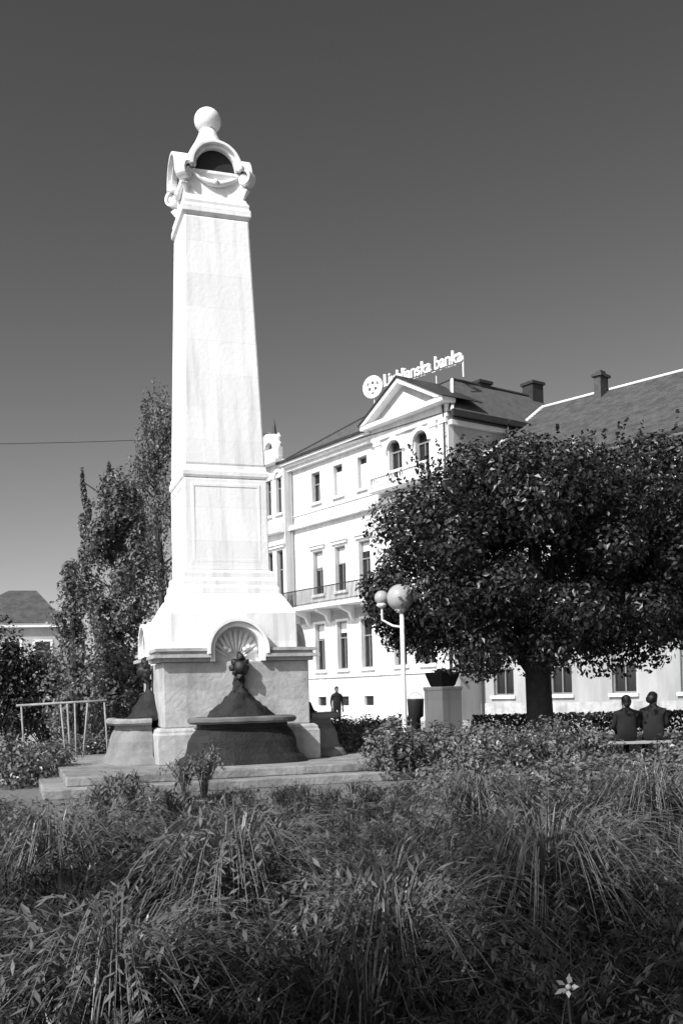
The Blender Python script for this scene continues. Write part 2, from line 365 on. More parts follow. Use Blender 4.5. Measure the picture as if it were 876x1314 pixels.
def window(par, cx, z0, z1, wd, y=0.0, blind=0.0, hood=True, transom=.62, arch=False, lab=None, bm=None, surround=True):
    a, c = cx-wd/2, cx+wd/2; b = MB(); yy = y+.16; t=.06
    b.box(a+.002,a+t,yy,yy+.07,z0+.002,z1-.002); b.box(c-t,c-.002,yy,yy+.07,z0+.002,z1-.002)
    b.box(a+t,c-t,yy,yy+.07,z0+.002,z0+t); b.box(a+t,c-t,yy,yy+.07,z1-t,z1-.002)
    zt = z0+(z1-z0)*transom
    b.box(a+t,c-t,yy-.01,yy+.06,zt-.035,zt+.035); b.box(cx-.025,cx+.025,yy-.005,yy+.06,z0+t,zt-.035)
    wn = b.build('window', FRAME, par)
    MB().box(a+.004,c-.004,yy+.075,yy+.09,z0+.004,z1-.004).build('pane', GLASS, wn)
    if blind: MB().box(a+t,c-t,yy+.062,yy+.072,z1-t-(z1-z0-2*t)*blind,z1-t).build('blind', bm or BLIND, wn)
    MB().box(a-.12,c+.12,y-.14,y-.002,z0-.16,z0-.02).build('sill', TRIM, wn, .01)
    if surround:
        s = MB(); s.box(a-.14,a-.002,y-.05,y-.002,z0-.018,z1+.02); s.box(c+.002,c+.14,y-.05,y-.002,z0-.018,z1+.02); s.box(a-.14,c+.14,y-.05,y-.002,z1+.022,z1+.14)
        s.build('surround', TRIM, wn)
    if hood:
        h = MB(); h.box(a-.24,c+.24,y-.26,y-.003,z1+.30,z1+.40); h.box(a-.18,c+.18,y-.18,y-.003,z1+.145,z1+.298); h.build('hood', TRIM, wn)
    if arch:
        g = MB(); g.ring(cx, z1, wd/2+.003, wd/2+.20, y-.10, y-.003, n=18); g.build('arch_surround', TRIM, wn)
    return wn

ANG = math.atan2(-.812, .584)
Lx, Ly = -2.6, 57.9
bank = thing('corner_building', 'white three storey corner building with pediment, balconies and rooftop sign', 'building', (Lx, Ly, 0), ANG)
BW, BDp, EV = 14.04, 10.0, 15.0
W3 = [2.57, 4.72, 6.92]; WR = [10.15, 12.2]
ops = []
for u in W3: ops += [(u-.42,u+.42,12.25,13.9),(u-.5,u+.5,7.05,9.45),(u-.48,u+.48,2.75,5.35),(u-.4,u+.4,.75,1.25)]
b = MB(); wall_open(b, 0, 8.5, 0, EV-.35, ops)
b.add([(0,0,0),(0,BDp,0),(0,BDp,EV-.35),(0,0,EV-.35)],[(0,1,2,3)])
b.add([(0,BDp,0),(BW,BDp,0),(BW,BDp,EV-.35),(0,BDp,EV-.35)],[(0,1,2,3)])
b.build('wall', PLASTER, bank, fixn=False)
MB().add([(BW,.0,0),(BW,BDp,0),(BW,BDp,14.3),(BW,.0,14.3)],[(0,1,2,3)]).build('side_wall', PLASTER2, bank, fixn=False)  # greyer plaster puts the side's weaker light into its colour
opr = []
for u in WR: opr += [(u-.52,u+.52,11.9,14.0),(u-.55,u+.55,7.05,9.6),(u-.5,u+.5,2.75,5.35)]
b = MB(); wall_open(b, 8.5, BW+.0, 0, EV-.35, opr, y=-.35, dep=.6)
b.add([(8.5,-.35,0),(8.5,0,0),(8.5,0,EV-.35),(8.5,-.35,EV-.35)],[(0,1,2,3)]); b.add([(BW,-.35,0),(BW,0,0),(BW,0,EV-.35),(BW,-.35,EV-.35)],[(0,1,2,3)])
b.build('projecting_bay', PLASTER, bank, fixn=False)
bl3 = [.30,.78,.70]; bl2 = [.42,.36,.2]; bl1 = [.30,.22,.0]
for i, u in enumerate(W3):
    window(bank, u, 12.25, 13.9, .84, blind=0, hood=False, surround=True)
    if i: MB().box(u-.36,u+.36,.148,.158,12.32,13.9-.34).build('blind', BLIND, bank)
    window(bank, u, 7.05, 9.45, 1.0, blind=bl2[i], hood=True)
    window(bank, u, 2.75, 5.35, .96, blind=bl1[i], hood=False, transom=.66)
    MB().box(u-.397,u+.397,.16,.2,.753,1.247).build('cellar_window', GLASS, bank)
for i, u in enumerate(WR):
    window(bank, u, 11.9, 14.0, 1.04, y=-.35, blind=0, hood=False, arch=False, transom=.74)
    window(bank, u, 7.05, 9.6, 1.1, y=-.35, blind=.98, bm=SHUT, hood=True)
    window(bank, u, 2.75, 5.35, 1.0, y=-.35, blind=.1, hood=False)
    g = MB(); g.ring(u, 13.45, .56, .74, -.55, -.36, n=18); g.box(u-.1,u+.1,-.6,-.355,13.98,14.25); g.build('window_arch', TRIM, bank)
# string courses, cornices
def course(name, z0, z1, pr, m=TRIM, u0=-.1, u1=8.35, left=True, y=0.0):
    MB().box(u0, u1, y-pr, y-.003, z0, z1).build(name, m, bank, .01)
course('string_course', 10.98, 11.10, .30); course('string_course', 11.102, 11.28, .18); course('string_course', 11.75, 11.83, .06)
course('string_course', 2.30, 2.40, .10); course('string_course', 5.45, 6.0, .04, GREYTRIM)  # grey frieze colour holds the shade under the balcony slab
for (z0,z1,pr) in ((10.98,11.10,.62),(11.102,11.28,.50),(2.30,2.40,.44)):
    MB().box(8.36,BW+.25,-pr,-.352,z0,z1).build('string_course', TRIM, bank, .01)
b = MB(); b.box(-.25,8.3,-.28,-.003,14.42,14.60); b.box(-.35,8.3,-.45,-.003,14.602,14.74); b.box(-.45,8.28,-.62,.0,14.742,14.88); b.build('eaves_cornice', TRIM, bank)
MB().box(-.5,8.27,-.74,-.60,14.882,15.0).build('gutter', GUTTER, bank)
# entablature and pediment over the projecting bay
P0, P1 = 8.0, BW+.30
b = MB(); b.box(8.3,BW+.1,-.48,-.353,14.25,14.42); b.box(8.3,BW+.1,-.45,-.353,14.42,14.86); b.build('frieze', PLASTER, bank)
b = MB(); b.box(P0,P1,-.95,-.1,14.862,15.08); b.build('pediment_cornice', TRIM, bank, .01)
ap = 16.75; mid = (P0+P1)/2
b = MB(); b.prism([(P0+.35,15.082),(P1-.35,15.082),(mid,ap-.25)], -.55, -.1); b.build('tympanum', PLASTER2, bank)
MB().prism([(P0+1.5,15.2),(P1-1.5,15.2),(mid,ap-.62)], -.60, -.552).build('tympanum_relief', STONE, bank)
b = MB(); b.prism([(P0,15.083),(P0+.42,15.083),(mid,ap-.24),(mid,ap)], -1.0, -.05); b.prism([(P1,15.083),(mid+.001,ap),(mid+.001,ap-.24),(P1-.42,15.083)], -1.0, -.05); b.build('raking_cornice', TRIM, bank)
b = MB(); b.prism([(P0-.1,15.085),(P0+.0,15.085),(mid,ap+.02),(mid,ap+.12)], -1.08, 1.6); b.prism([(P1+.1,15.085),(mid+.001,ap+.12),(mid+.001,ap+.02),(P1,15.085)], -1.08, 1.6); b.build('pediment_roof', GUTTER, bank)
# pilasters at the edges of the bay
for u in (8.75, BW-.28, BW-1.0):
    b = MB(); b.box(u-.22,u+.22,-.44,-.353,11.3,14.0); b.box(u-.28,u+.28,-.5,-.353,14.0,14.24); b.build('pilaster', TRIM, bank)
# balcony with railing on the first floor, and small balustrade above
b = MB(); b.box(.0,8.3,-1.15,-.003,6.12,6.34); b.build('balcony_slab', TRIM, bank, .02)
b = MB()
for i in range(74):
    u = .1+i*.112; b.box(u-.011,u+.011,-1.10,-1.078,6.342,7.22)
b.box(.05,8.28,-1.12,-1.06,7.22,7.27); b.box(.05,8.28,-1.10,-1.08,6.42,6.45)
for i in range(10):
    y = -1.1+i*.11; b.box(.05,.07,y,y+.02,6.342,7.22)
b.build('balcony_railing', IRON, bank)
for u in (.5,1.6,3.6,5.8,7.8):
    MB().prism([(-.003,6.118),(-1.0,6.118),(-.95,5.98),(-.35,5.75),(-.2,5.4),(-.003,5.3)], u-.11, u+.11, 'x').build('bracket', TRIM, bank)
MB().box(9.0,13.5,-1.30,-.354,11.45,11.62).build('bay_balcony_slab', TRIM, bank, .02)
b = MB()
for i in range(22):
    u = 9.15+i*.20; b.lathe([(.03,0),(.07,.12),(.03,.38),(.04,.5)], 8, (u,-1.2,11.62))
b.box(9.0,13.5,-1.3,-1.1,12.12,12.24); b.box(8.98,9.2,-1.31,-.355,11.622,12.118)
b.build('balustrade', TRIM, bank)
# flower box greenery on the balcony
# hipped roof with flat top
rz = 17.0
e = .5
vs = [(-e,-e,15.0),(BW+e,-e,14.42),(BW+e,BDp+e,14.42),(-e,BDp+e,15.0),(6.0,2.1,rz),(BW-2.3,2.1,rz),(BW-2.3,8.0,rz),(6.0,8.0,rz)]
roof = MB().add(vs, [(0,1,5,4),(1,2,6,5),(2,3,7,6),(3,0,4,7),(4,5,6,7),(3,2,1,0)]).build('roof', ROOF, bank)
b = MB(); b.tube([vs[1],vs[5]], .09, 6); b.build('hip_flashing', TRIM, roof)
b = MB(); b.tube([vs[5],vs[6]], .10, 6); b.tube([vs[4],vs[5]], .07, 6); b.tube([vs[0],vs[4]], .07, 6); b.build('ridge_tiles', GUTTER, roof)
MB().box(BW+.42,BW+.60,-.55,BDp+.4,14.20,14.46).build('side_gutter', GUTTER, bank)
MB().box(BW+.003,BW+.22,-.3,BDp,13.88,14.1).build('side_cornice', TRIM, bank)
for (u,y,h_,wd) in ((11.74,7.9,17.75,.75),(11.6,4.3,17.28,.5)):
    k = MB(); k.box(u-wd/2,u+wd/2,y-.4,y+.4,15.6,h_-.15); k.box(u-wd/2-.08,u+wd/2+.08,y-.48,y+.48,h_-.15,h_); k.build('chimney', GUTTER, roof)
MB().tube([(BW-.18,-.50,14.8),(BW-.16,-.44,14.2),(BW-.16,-.44,.1)], .065, 8).build('downpipe', GUTTER, bank)
MB().tube([(.15,-.10,14.4),(.15,-.10,.1)], .055, 8).build('downpipe', GREYTRIM, bank)
# rooftop sign
sg = thing('rooftop_sign', 'white rooftop lettering and round emblem on thin posts above the pediment roof', 'sign', (Lx, Ly, 0), ANG)
cu = bpy.data.curves.new('text', 'FONT'); cu.body = 'Ljubljanska banka'; cu.size = 1.0; cu.extrude = .05; cu.offset = .012
to = bpy.data.objects.new('tmp', cu); COL.objects.link(to); bpy.context.view_layer.update()
me = bpy.data.meshes.new_from_object(to); bpy.data.objects.remove(to)
xs = [v.co.x for v in me.vertices]; sx = 6.2/(max(xs)-min(xs))
for v in me.vertices: v.co = Vector((6.55+(v.co.x-min(xs))*sx, 1.9-v.co.z, 18.0+v.co.y*.95 - (v.co.x-min(xs))*sx*.06))
me.materials.clear(); me.materials.append(SIGNW)
lt = bpy.data.objects.new('lettering', me); COL.objects.link(lt); lt.parent = sg
b = MB(); b.ring(5.55,18.25,.40,.62,-.05,.05,0,2*PI,32); 
for a in (PI/2, PI/2+2*PI/3, PI/2+4*PI/3):
    b.ring(5.55+.22*math.cos(a),18.25+.22*math.sin(a),.10,.24,-.045,.045,0,2*PI,18)
b.v = [(5.55+(x-5.55)*math.cos(R(22))-y*math.sin(R(22)), 1.9+(x-5.55)*math.sin(R(22))+y*math.cos(R(22)), z) for x,y,z in b.v]
b.build('emblem', SIGNW, sg)
for u,t in ((5.55,17.65),(7.3,17.6),(9.0,17.5),(10.7,17.45),(12.7,17.9)):
    MB().tube([(u,1.98,16.1+(.75 if u>6 else .5)),(u,1.98,t)], .035 if u<12 else .05, 6).build('post', POSTW, sg)
MB().tube([(6.5,1.98,17.94),(12.75,1.98,17.57)], .03, 6).build('rail', POSTW, sg)

# ornate neighbour behind the monument
orn = thing('ornate_building', 'pale ornate townhouse with narrow arched windows beside the corner building', 'building', (Lx, Ly, 0), ANG)
b = MB(); oo = []
for u in (-.62,-1.75,-3.2,-4.6): oo += [(u-.30,u+.30,12.1,14.2),(u-.36,u+.36,7.0,9.9),(u-.36,u+.36,2.7,5.3)]
wall_open(b, -9.0, -.02, 0, 15.2, oo, y=-.5, dep=.3)
b.add([(-9,-.5,0),(-9,9,0),(-9,9,15.2),(-9,-.5,15.2)],[(0,1,2,3)]); b.add([(-.02,-.5,0),(-.02,-.0,0),(-.02,-.0,15.2),(-.02,-.5,15.2)],[(0,1,2,3)])
b.add([(-.02,0,14),(-.02,9,14),(-.02,9,15.2),(-.02,0,15.2)],[(0,1,2,3)]); b.add([(-9,-.5,15.2),(-.02,-.5,15.2),(-.02,9,15.2),(-9,9,15.2)],[(0,1,2,3)])
b.build('wall', PLASTER, orn, fixn=False)
for u in (-.62,-1.75,-3.2,-4.6):
    window(orn, u, 12.1, 14.2, .6, y=-.5, blind=.0, hood=False, arch=True, surround=False, transom=.7)
    window(orn, u, 7.0, 9.9, .72, y=-.5, blind=.0, hood=True); window(orn, u, 2.7, 5.3, .72, y=-.5, hood=False)
for z0,z1,pr in ((10.9,11.1,.95),(11.1,11.5,.75),(15.0,15.2,1.0),(15.2,15.35,.8),(6.1,6.35,.95)):
    MB().box(-9.1,-.1,-pr,-.503,z0,z1).build('cornice', TRIM, orn, .02)
b = MB(); b.box(-9,-.15,-.75,-.45,15.352,15.9); b.ring(-1.25,15.9,.45,1.0,-.75,-.45,n=16); b.ring(-4.5,15.9,.6,1.1,-.75,-.45,n=14)
for u in (-.3,-2.2,-3.3,-5.7,-8): b.lathe([(.14,0),(.2,.2),(.08,.35),(.18,.6),(.02,.85)],10,(u,-.6,15.9))
b.build('parapet', STONE, orn)
MB().lathe([(.35,15.2),(.3,17.0),(.16,17.4),(.10,18.0),(.02,18.5)], 10, (-3.3,1.0,0)).build('roof_finial', GUTTER, orn)
MB().box(-3.0,-1.9,-1.4,-.51,6.352,7.0).build('corner_balcony', STONE2, orn)

# long house with the old tiled roof
HA = R(-45); hx, hy = 6.5, 45.7
hs = thing('tiled_roof_house', 'long pale house with big old tiled roof and chimney behind the round tree', 'building', (hx, hy, 0), HA)
ho = []
HU = (1.2, 4.2, 7.2, 10.2, 13.2, 16.2)
for u in HU: ho += [(u-.55,u+.55,1.15,3.1),(u-.5,u+.5,5.2,7.0),(u-.45,u+.45,8.8,10.3)]
b = MB(); wall_open(b, 0, 26, 0, 11.5, ho)
b.add([(0,0,0),(0,12,0),(0,12,11.5),(0,6,15.4),(0,0,11.5)],[(0,1,2,3,4)])
b.add([(26,0,0),(26,12,0),(26,12,11.5),(26,6,15.4),(26,0,11.5)],[(4,3,2,1,0)])
b.add([(0,12,0),(26,12,0),(26,12,11.5),(0,12,11.5)],[(0,1,2,3)])
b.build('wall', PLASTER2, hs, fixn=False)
for u in HU:
    window(hs, u, 1.15, 3.1, 1.1, hood=False, blind=.4, bm=SHUT, surround=False)
    window(hs, u, 5.2, 7.0, 1.0, hood=False); window(hs, u, 8.8, 10.3, .9, hood=False)
MB().box(-.02,26,-.08,-.003,0,.8).build('plinth', STONE2, hs)
MB().box(0,26,-.35,-.003,11.2,11.5).build('eaves', TRIM, hs)
def slab(p, q, th=.14):      # a roof slope between eave line and ridge line, with thickness
    n = (Vector(p[1])-Vector(p[0])).cross(Vector(q[0])-Vector(p[0])).normalized()*th
    a = [Vector(p[0]),Vector(p[1]),Vector(q[1]),Vector(q[0])]
    return [tuple(v) for v in a]+[tuple(v+n) for v in a]
BX = [(0,1,2,3),(7,6,5,4),(0,4,5,1),(1,5,6,2),(2,6,7,3),(3,7,4,0)]
b = MB(); b.add(slab([(-.3,-.6,11.15),(26,-.6,11.15)],[(-.3,6,15.45),(26,6,15.45)]),BX); b.add(slab([(26,12.6,11.15),(-.3,12.6,11.15)],[(26,6.001,15.45),(-.3,6.001,15.45)]),BX)
# tile courses
sl = Vector((0,6.6,4.3)); nn = Vector((0,-4.3,6.6)).normalized()
for i in range(30):
    t = (i+.5)/30; c = Vector((0,-.6,11.15)) + sl*t + nn*.145
    d = sl.normalized()*.02
    b.add([(-.3,*(c-d)[1:]),(26,*(c-d)[1:]),(26,*(c+d+nn*.02)[1:]),(-.3,*(c+d+nn*.02)[1:])],[(0,1,2,3)])
rf = b.build('roof', ROOF2, hs)
b = MB(); b.tube([(-.32,-.6,11.3),(-.32,6,15.62)], .09, 6); b.build('verge_board', TRIM, rf)
MB().tube([(-.3,6,15.66),(26,6,15.66)], .07, 8).build('ridge_cap', TRIM, rf)
for (u,y,zt,wd) in ((3.3,5.6,16.5,.36),):
    k = MB(); k.box(u-wd/2,u+wd/2,y-.35,y+.35,14.8,zt-.3); k.box(u-wd/2-.1,u+wd/2+.1,y-.45,y+.45,zt-.3,zt-.18); k.box(u-wd/2+.05,u+wd/2-.05,y-.25,y+.25,zt-.18,zt)
    k.build('chimney', ROOF2, rf)
MB().tube([(.12,-.15,11.2),(.12,-.15,.1)], .06, 8).build('downpipe', GUTTER, hs)

# small house at the far left
lh = thing('distant_house', 'low pale house with dark hipped roof at the far left edge', 'house', (X(40,64), 64, 0), R(14))
b = MB(); wall_open(b, -4.5, 2.0, 0, 6.1, [(-3.4,-2.4,3.6,5.1),(-1.4,-.4,3.6,5.1),(.5,1.4,3.6,5.1),(-3.4,-2.4,.9,2.5),(-.9,.1,.9,2.5)], y=-3)
b.add([(2,-3,0),(2,3,0),(2,3,6.1),(2,-3,6.1)],[(0,1,2,3)]); b.add([(-4.5,-3,0),(-4.5,3,0),(-4.5,3,6.1),(-4.5,-3,6.1)],[(0,1,2,3)]); b.build('wall', PLASTER2, lh, fixn=False)
for cx,z0,z1,wd in ((-2.9,3.6,5.1,1.0),(-.9,3.6,5.1,1.0),(.95,3.6,5.1,.9),(-2.9,.9,2.5,1.0),(-.4,.9,2.5,1.0)): window(lh, cx, z0, z1, wd, y=-3, hood=False)
MB().box(-4.8,2.3,-3.4,3.3,6.0,6.25).build('eaves', TRIM, lh)
MB().add([(-4.9,-3.5,6.26),(2.4,-3.5,6.26),(2.4,3.4,6.26),(-4.9,3.4,6.26),(-1.2,0,8.6),(.5,0,8.6)],[(0,1,5,4),(1,2,5),(2,3,4,5),(3,0,4),(3,2,1,0)]).build('roof', ROOF2, lh)

# ------------------------------------------------------------------ vegetation
def leaf_quads(b, p, n, s, rnd, droop=0.0):
    u = n.orthogonal().normalized(); u.rotate(Matrix.Rotation(rnd.uniform(0,2*PI),3,n)); v = n.cross(u)
    a = p - u*s*.5; c = p + u*s*.5
    b.v += [tuple(a), tuple(p + v*s*.32 + n*s*.06), tuple(c - Vector((0,0,droop*s))), tuple(p - v*s*.32 + n*s*.06)]
    k = len(b.v)-4; b.f.append((k,k+1,k+2,k+3))
def rvec(r):
    while True:
        v = Vector((r.uniform(-1,1),r.uniform(-1,1),r.uniform(-1,1)))
        if .05 < v.length <= 1: return v
def crown(cents, per, leaf, seed, droop=.2, hollow=.35, up=.35):
    """cents: (x,y,z,rx,ry,rz) clumps; leaves fill their outer shells"""
    r = random.Random(seed); b = MB()
    for (x,y,z,rx,ry,rz_) in cents:
        for _ in range(per):
            d = rvec(r).normalized(); q = r.uniform(hollow,1.0)**.6*(1+.22*noise.noise(Vector((x,y,z))+d*2.2))
            p = Vector((x+d.x*rx*q, y+d.y*ry*q, z+d.z*rz_*q))
            n = (d + rvec(r)*.9 + Vector((0,0,up))).normalized()
            leaf_quads(b, p, n, leaf*r.uniform(.6,1.3), r, droop)
    return b
def limbs(b, base, cents, r0, seed, h0):
    r = random.Random(seed); B = Vector(base)
    for c in cents:
        e = Vector(c[:3]); s = B + Vector((0,0,h0*r.uniform(.75,1.0)))
        m = s.lerp(e,.5) + Vector((r.uniform(-.2,.2),r.uniform(-.2,.2),r.uniform(.0,.4)))
        b.tube([s, s.lerp(m,.5)+Vector((0,0,.06)), m, e], [r0, r0*.7, r0*.45, r0*.12], 6)
def broad_tree(name, label, cat, loc, cx, cz, rx, rz_, trunk_r, trunk_h, nclump, per, leaf, seed, m, group=None, sprigs=0, ry=None, off=(0,0), zmin=None, edge=None, extra=()):
    r = random.Random(seed); t = thing(name, label, cat, loc, group=group); ry = ry or rx
    cents = []; tries = 0
    while len(cents) < nclump and tries < 20000:
        tries += 1
        d = rvec(r); q = d.length; d.normalize(); q = max(q, .45)
        p = Vector((off[0]+d.x*rx*q, off[1]+d.y*ry*q, cz+d.z*rz_*q))
        if zmin and p.z < zmin + .35: continue
        if edge and p.x < edge(p.z) + .35: continue
        s = r.uniform(.5,.85)*min(rx,rz_)*.34
        if any((Vector(c[:3])-p).length < s*.75 for c in cents): continue
        cents.append((p.x,p.y,p.z,s*1.25,s*1.25,s))
    cents += [(e_[0]+.38,e_[1],e_[2],.42,.45,.40) for e_ in extra]
    b = crown(cents, per, leaf, seed)
    # shoots that break the outline
    for _ in range(sprigs):
        a = r.uniform(0,2*PI); el = r.uniform(.1,1.0); d = Vector((math.cos(a)*math.cos(el),math.sin(a)*math.cos(el),math.sin(el)))
        if edge and off[0]+d.x*rx*.97 < edge(cz+d.z*rz_*.97) + .25: continue
        s = Vector((off[0]+d.x*rx*.97, off[1]+d.y*ry*.97, cz+d.z*rz_*.97)); g = (d*.6+Vector((0,0,.8))+rvec(r)*.3).normalized(); ln = r.uniform(.3,.95)
        for i in range(26):
            t_ = r.uniform(-.2,1); leaf_quads(b, s+g*ln*t_+rvec(r)*.13*(1.1-t_), (rvec(r)+Vector((0,-.3,.3))).normalized(), leaf*r.uniform(.6,1.1), r)
    b.build('crown', m, t, fixn=False)
    tb = MB(); tb.tube([(0,0,-.05),(0.01,0,.25),(.03,0,trunk_h*.5),(0,0,trunk_h),(off[0]*.4,off[1]*.4,cz+rz_*.3)],[trunk_r*1.5,trunk_r*1.08,trunk_r,trunk_r*.95,trunk_r*.4],14)
    tb.rough(.025, 5); limbs(tb, (0,0,0), r.sample(cents, min(16,len(cents))), trunk_r*.42, seed+1, trunk_h*1.02)
    tb.build('trunk', BARK, t, smooth=True, fixn=False)
    return t
TD = 19.3
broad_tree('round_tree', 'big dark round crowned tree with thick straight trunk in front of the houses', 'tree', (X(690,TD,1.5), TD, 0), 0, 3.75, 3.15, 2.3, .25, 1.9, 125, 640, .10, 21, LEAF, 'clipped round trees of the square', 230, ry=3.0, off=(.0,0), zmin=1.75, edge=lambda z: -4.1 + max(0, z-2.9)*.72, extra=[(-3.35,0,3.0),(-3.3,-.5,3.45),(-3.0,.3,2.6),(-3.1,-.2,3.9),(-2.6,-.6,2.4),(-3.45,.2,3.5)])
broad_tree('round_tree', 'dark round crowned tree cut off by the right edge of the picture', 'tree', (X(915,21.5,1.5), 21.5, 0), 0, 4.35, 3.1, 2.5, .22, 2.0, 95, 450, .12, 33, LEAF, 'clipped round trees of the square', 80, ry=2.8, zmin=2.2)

broad_tree('round_tree', 'round crowned tree behind the photographer that shades the near grass', 'tree', (-5.6,-3.0,0), 0, 6.2, 3.0, 2.0, .2, 3.0, 34, 170, .17, 55, LEAF, 'clipped round trees of the square', 0)  # out of view, added to darken the near foreground
def column_tree(name, label, loc, h, rbase, rtop, z0, leaf, n, seed, m, lean=0.0, weep=False, spires=(), per=120):
    t = thing(name, label, 'tree', loc); r = random.Random(seed); b = MB()
    cents = []
    for i in range(n):
        q = (i+.5)/n; z = z0+(h-z0)*q; rr = rbase*(1-q)**.75+rtop
        a = r.uniform(0,2*PI); k = r.uniform(.2,.95)*rr
        f = r.uniform(.45,1.25); cents.append((math.cos(a)*k+lean*q, math.sin(a)*k, z, (.24*rbase+.08)*f, (.24*rbase+.08)*f, (.30*rbase+.2)*f*(1.6 if weep else 1)))
    for (x,y,zb,zt,w_) in spires:
        for i in range(9):
            q=i/8; cents.append((x+r.uniform(-.14,.14),y,zb+(zt-zb)*q,w_*(1.15-q),w_*(1.15-q),.35))
    for c in cents:
        for _ in range(per):
            d = rvec(r); p = Vector((c[0]+d.x*c[3],c[1]+d.y*c[4],c[2]+d.z*c[5]))
            if weep: p.z -= r.uniform(0,.5)**1.5
            leaf_quads(b, p, (d+rvec(r)*.8+Vector((0,0,.2))).normalized(), leaf*r.uniform(.6,1.3), r, .5 if weep else .2)
    b.build('crown', m, t, fixn=False)
    tb = MB(); tb.tube([(0,0,-.05),(0,0,h*.3),(lean*.6,0,h*.7),(lean,0,h*.96)],[.16,.13,.07,.02],8)
    for c in cents[::3]: tb.tube([(lean*c[2]/h,0,c[2]-.6),(c[0],c[1],c[2])],[.035,.012],5)
    tb.build('trunk', BARK, t, fixn=False); return t
column_tree('weeping_birch', 'tall thin airy birch rising behind the left side of the monument', (X(208,28,6),28,0), 9.9, 1.05, .38, 1.0, .10, 85, 5, LEAF2, lean=-.2, weep=True, per=130)
column_tree('spindly_tree', 'dark uneven tree left of the monument with two spiky tops', (X(150,25,5),25,0), 6.9, 1.15, .3, .6, .11, 100, 6, LEAF2, per=170, spires=((-.72,0,4.0,7.0,.22),(-.1,.1,5.8,7.2,.3),(.5,0,5.0,6.5,.3)))
column_tree('young_tree', 'thin young tree reaching above the bushes near the distant house', (X(92,23,4),23,0), 4.6, .75, .12, .4, .10, 46, 8, LEAF2, per=110)

def shrub(label, px, D, w_, h, seed, m=LEAF3, leaf=.09, n=14, per=150, name='shrub', zo=None, group=None, dep=None):
    t = thing(name, label, 'bush', (X(px, D, h*.5), D, 0), group=group); r = random.Random(seed); cents = []
    for i in range(n):
        a = r.uniform(0,2*PI); k = math.sqrt(r.random()); z = h*r.uniform(.25,.86)*(1-.35*k)
        cents.append((math.cos(a)*k*w_*.42, math.sin(a)*k*(dep or w_)*.4, z, w_*.17+.08, w_*.17+.08, h*.2+.04))
    b = crown(cents, per, leaf, seed, hollow=.1, up=.5); b.build('foliage', m, t, fixn=False)
    s = MB()
    for c in cents: s.tube([(c[0]*.15,c[1]*.15,0),(c[0]*.6,c[1]*.6,c[2]*.6),(c[0],c[1],c[2]+h*.1)],[.014,.010,.005],5)
    s.build('stem', BARK, t, fixn=False); return t
# left side
shrub('dark tall bush at the far left edge under the distant house', 8, 30, 2.1, 4.5, 41, LEAF, .13, 30, 220)
shrub('large leafy bush below the distant house roof', 58, 31, 3.4, 3.7, 42, LEAF2, .12, 60, 200)
shrub('dense bush between the spiky tree and the fountain', 150, 27.5, 2.8, 3.4, 43, LEAF2, .15, 26, 220)
shrub('bush behind the white railing, nearest the fountain', 195, 24.5, 1.3, 2.0, 44, LEAF2, .12, 16, 200)
shrub('low bush in front of the white railing at left edge', 22, 17.5, 1.9, 1.0, 45, LEAF3, .075, 26, 190)
shrub('leafy low bush behind the middle of the white railing', 90, 21.6, 1.9, .85, 46, LEAF3, .075, 18, 190)
shrub('low bush behind the left fountain basin', 140, 22.0, 1.4, .85, 47, LEAF3, .07, 16, 180)
# between the monument and the round tree
mids = [(418,22,1.3,1.15,LEAF,'dark clipped bush right behind the monument base'),(455,23,1.5,1.0,LEAF3,'light speckled bush in front of the white building steps'),
        (500,21,1.4,1.0,LEAF,'dark bush at the foot of the globe lamp'),(478,23.0,1.5,.75,LEAF3,'low bush behind the right end of the fountain steps'),
        (560,19,1.3,.80,LEAF3,'bush in front of the stone planter pillar'),(600,17,1.8,.95,LEAF3,'broad bush left of the tree trunk'),
        (655,16.2,1.9,.92,LEAF3,'broad bush just left below the tree trunk'),(712,16.5,1.9,.88,LEAF3,'bush standing right in front of the tree trunk'),
        (765,15.5,1.8,.55,LEAF3,'low bush in front of the left seated person'),(842,15.2,1.9,.50,LEAF3,'low bush in front of the right seated person'),
        (600,13.5,1.4,.66,LEAF3,'leafy bush at the right end of the fountain steps'),(640,12.5,1.8,.62,LEAF3,'front row leafy bush below the tree trunk'),
        (725,12.2,1.8,.60,LEAF3,'front row leafy bush right of the tree trunk line'),(820,12.0,1.9,.56,LEAF3,'front row leafy bush below the seated people'),
        (895,13.5,1.9,.85,LEAF3,'tall leafy bush at the right edge beside the bench')]
mids += [(512,16.6,1.2,1.05,LEAF3,'upright leafy bush hiding the foot of the globe lamp'),(470,20.5,1.2,1.0,LEAF3,'pale leafy bush between the fountain and the globe lamp'),
        (435,19.8,.9,.8,LEAF3,'small leafy bush close to the right side basin')]
for i,(px,D,w_,h,m,lab) in enumerate(mids): shrub(lab, px, D, w_, h*(1.12 if D>12.6 and not 750<px<860 else 1), 60+i, m, .075 if m is LEAF3 else .1, 22, 170)
hd = MB(); r = random.Random(3)
for i in range(9000):
    u = r.random()*13; p = Vector((3.6+u, 27.5+r.uniform(-.35,.35)-u*.12, r.uniform(.1,1)**.6*.75)); leaf_quads(hd, p, (rvec(r)+Vector((0,-.2,.5))).normalized(), .11, r)
tag(hd.build('hedge', LEAF, fixn=False), 'long low dark hedge along the foot of the pale house', 'hedge')

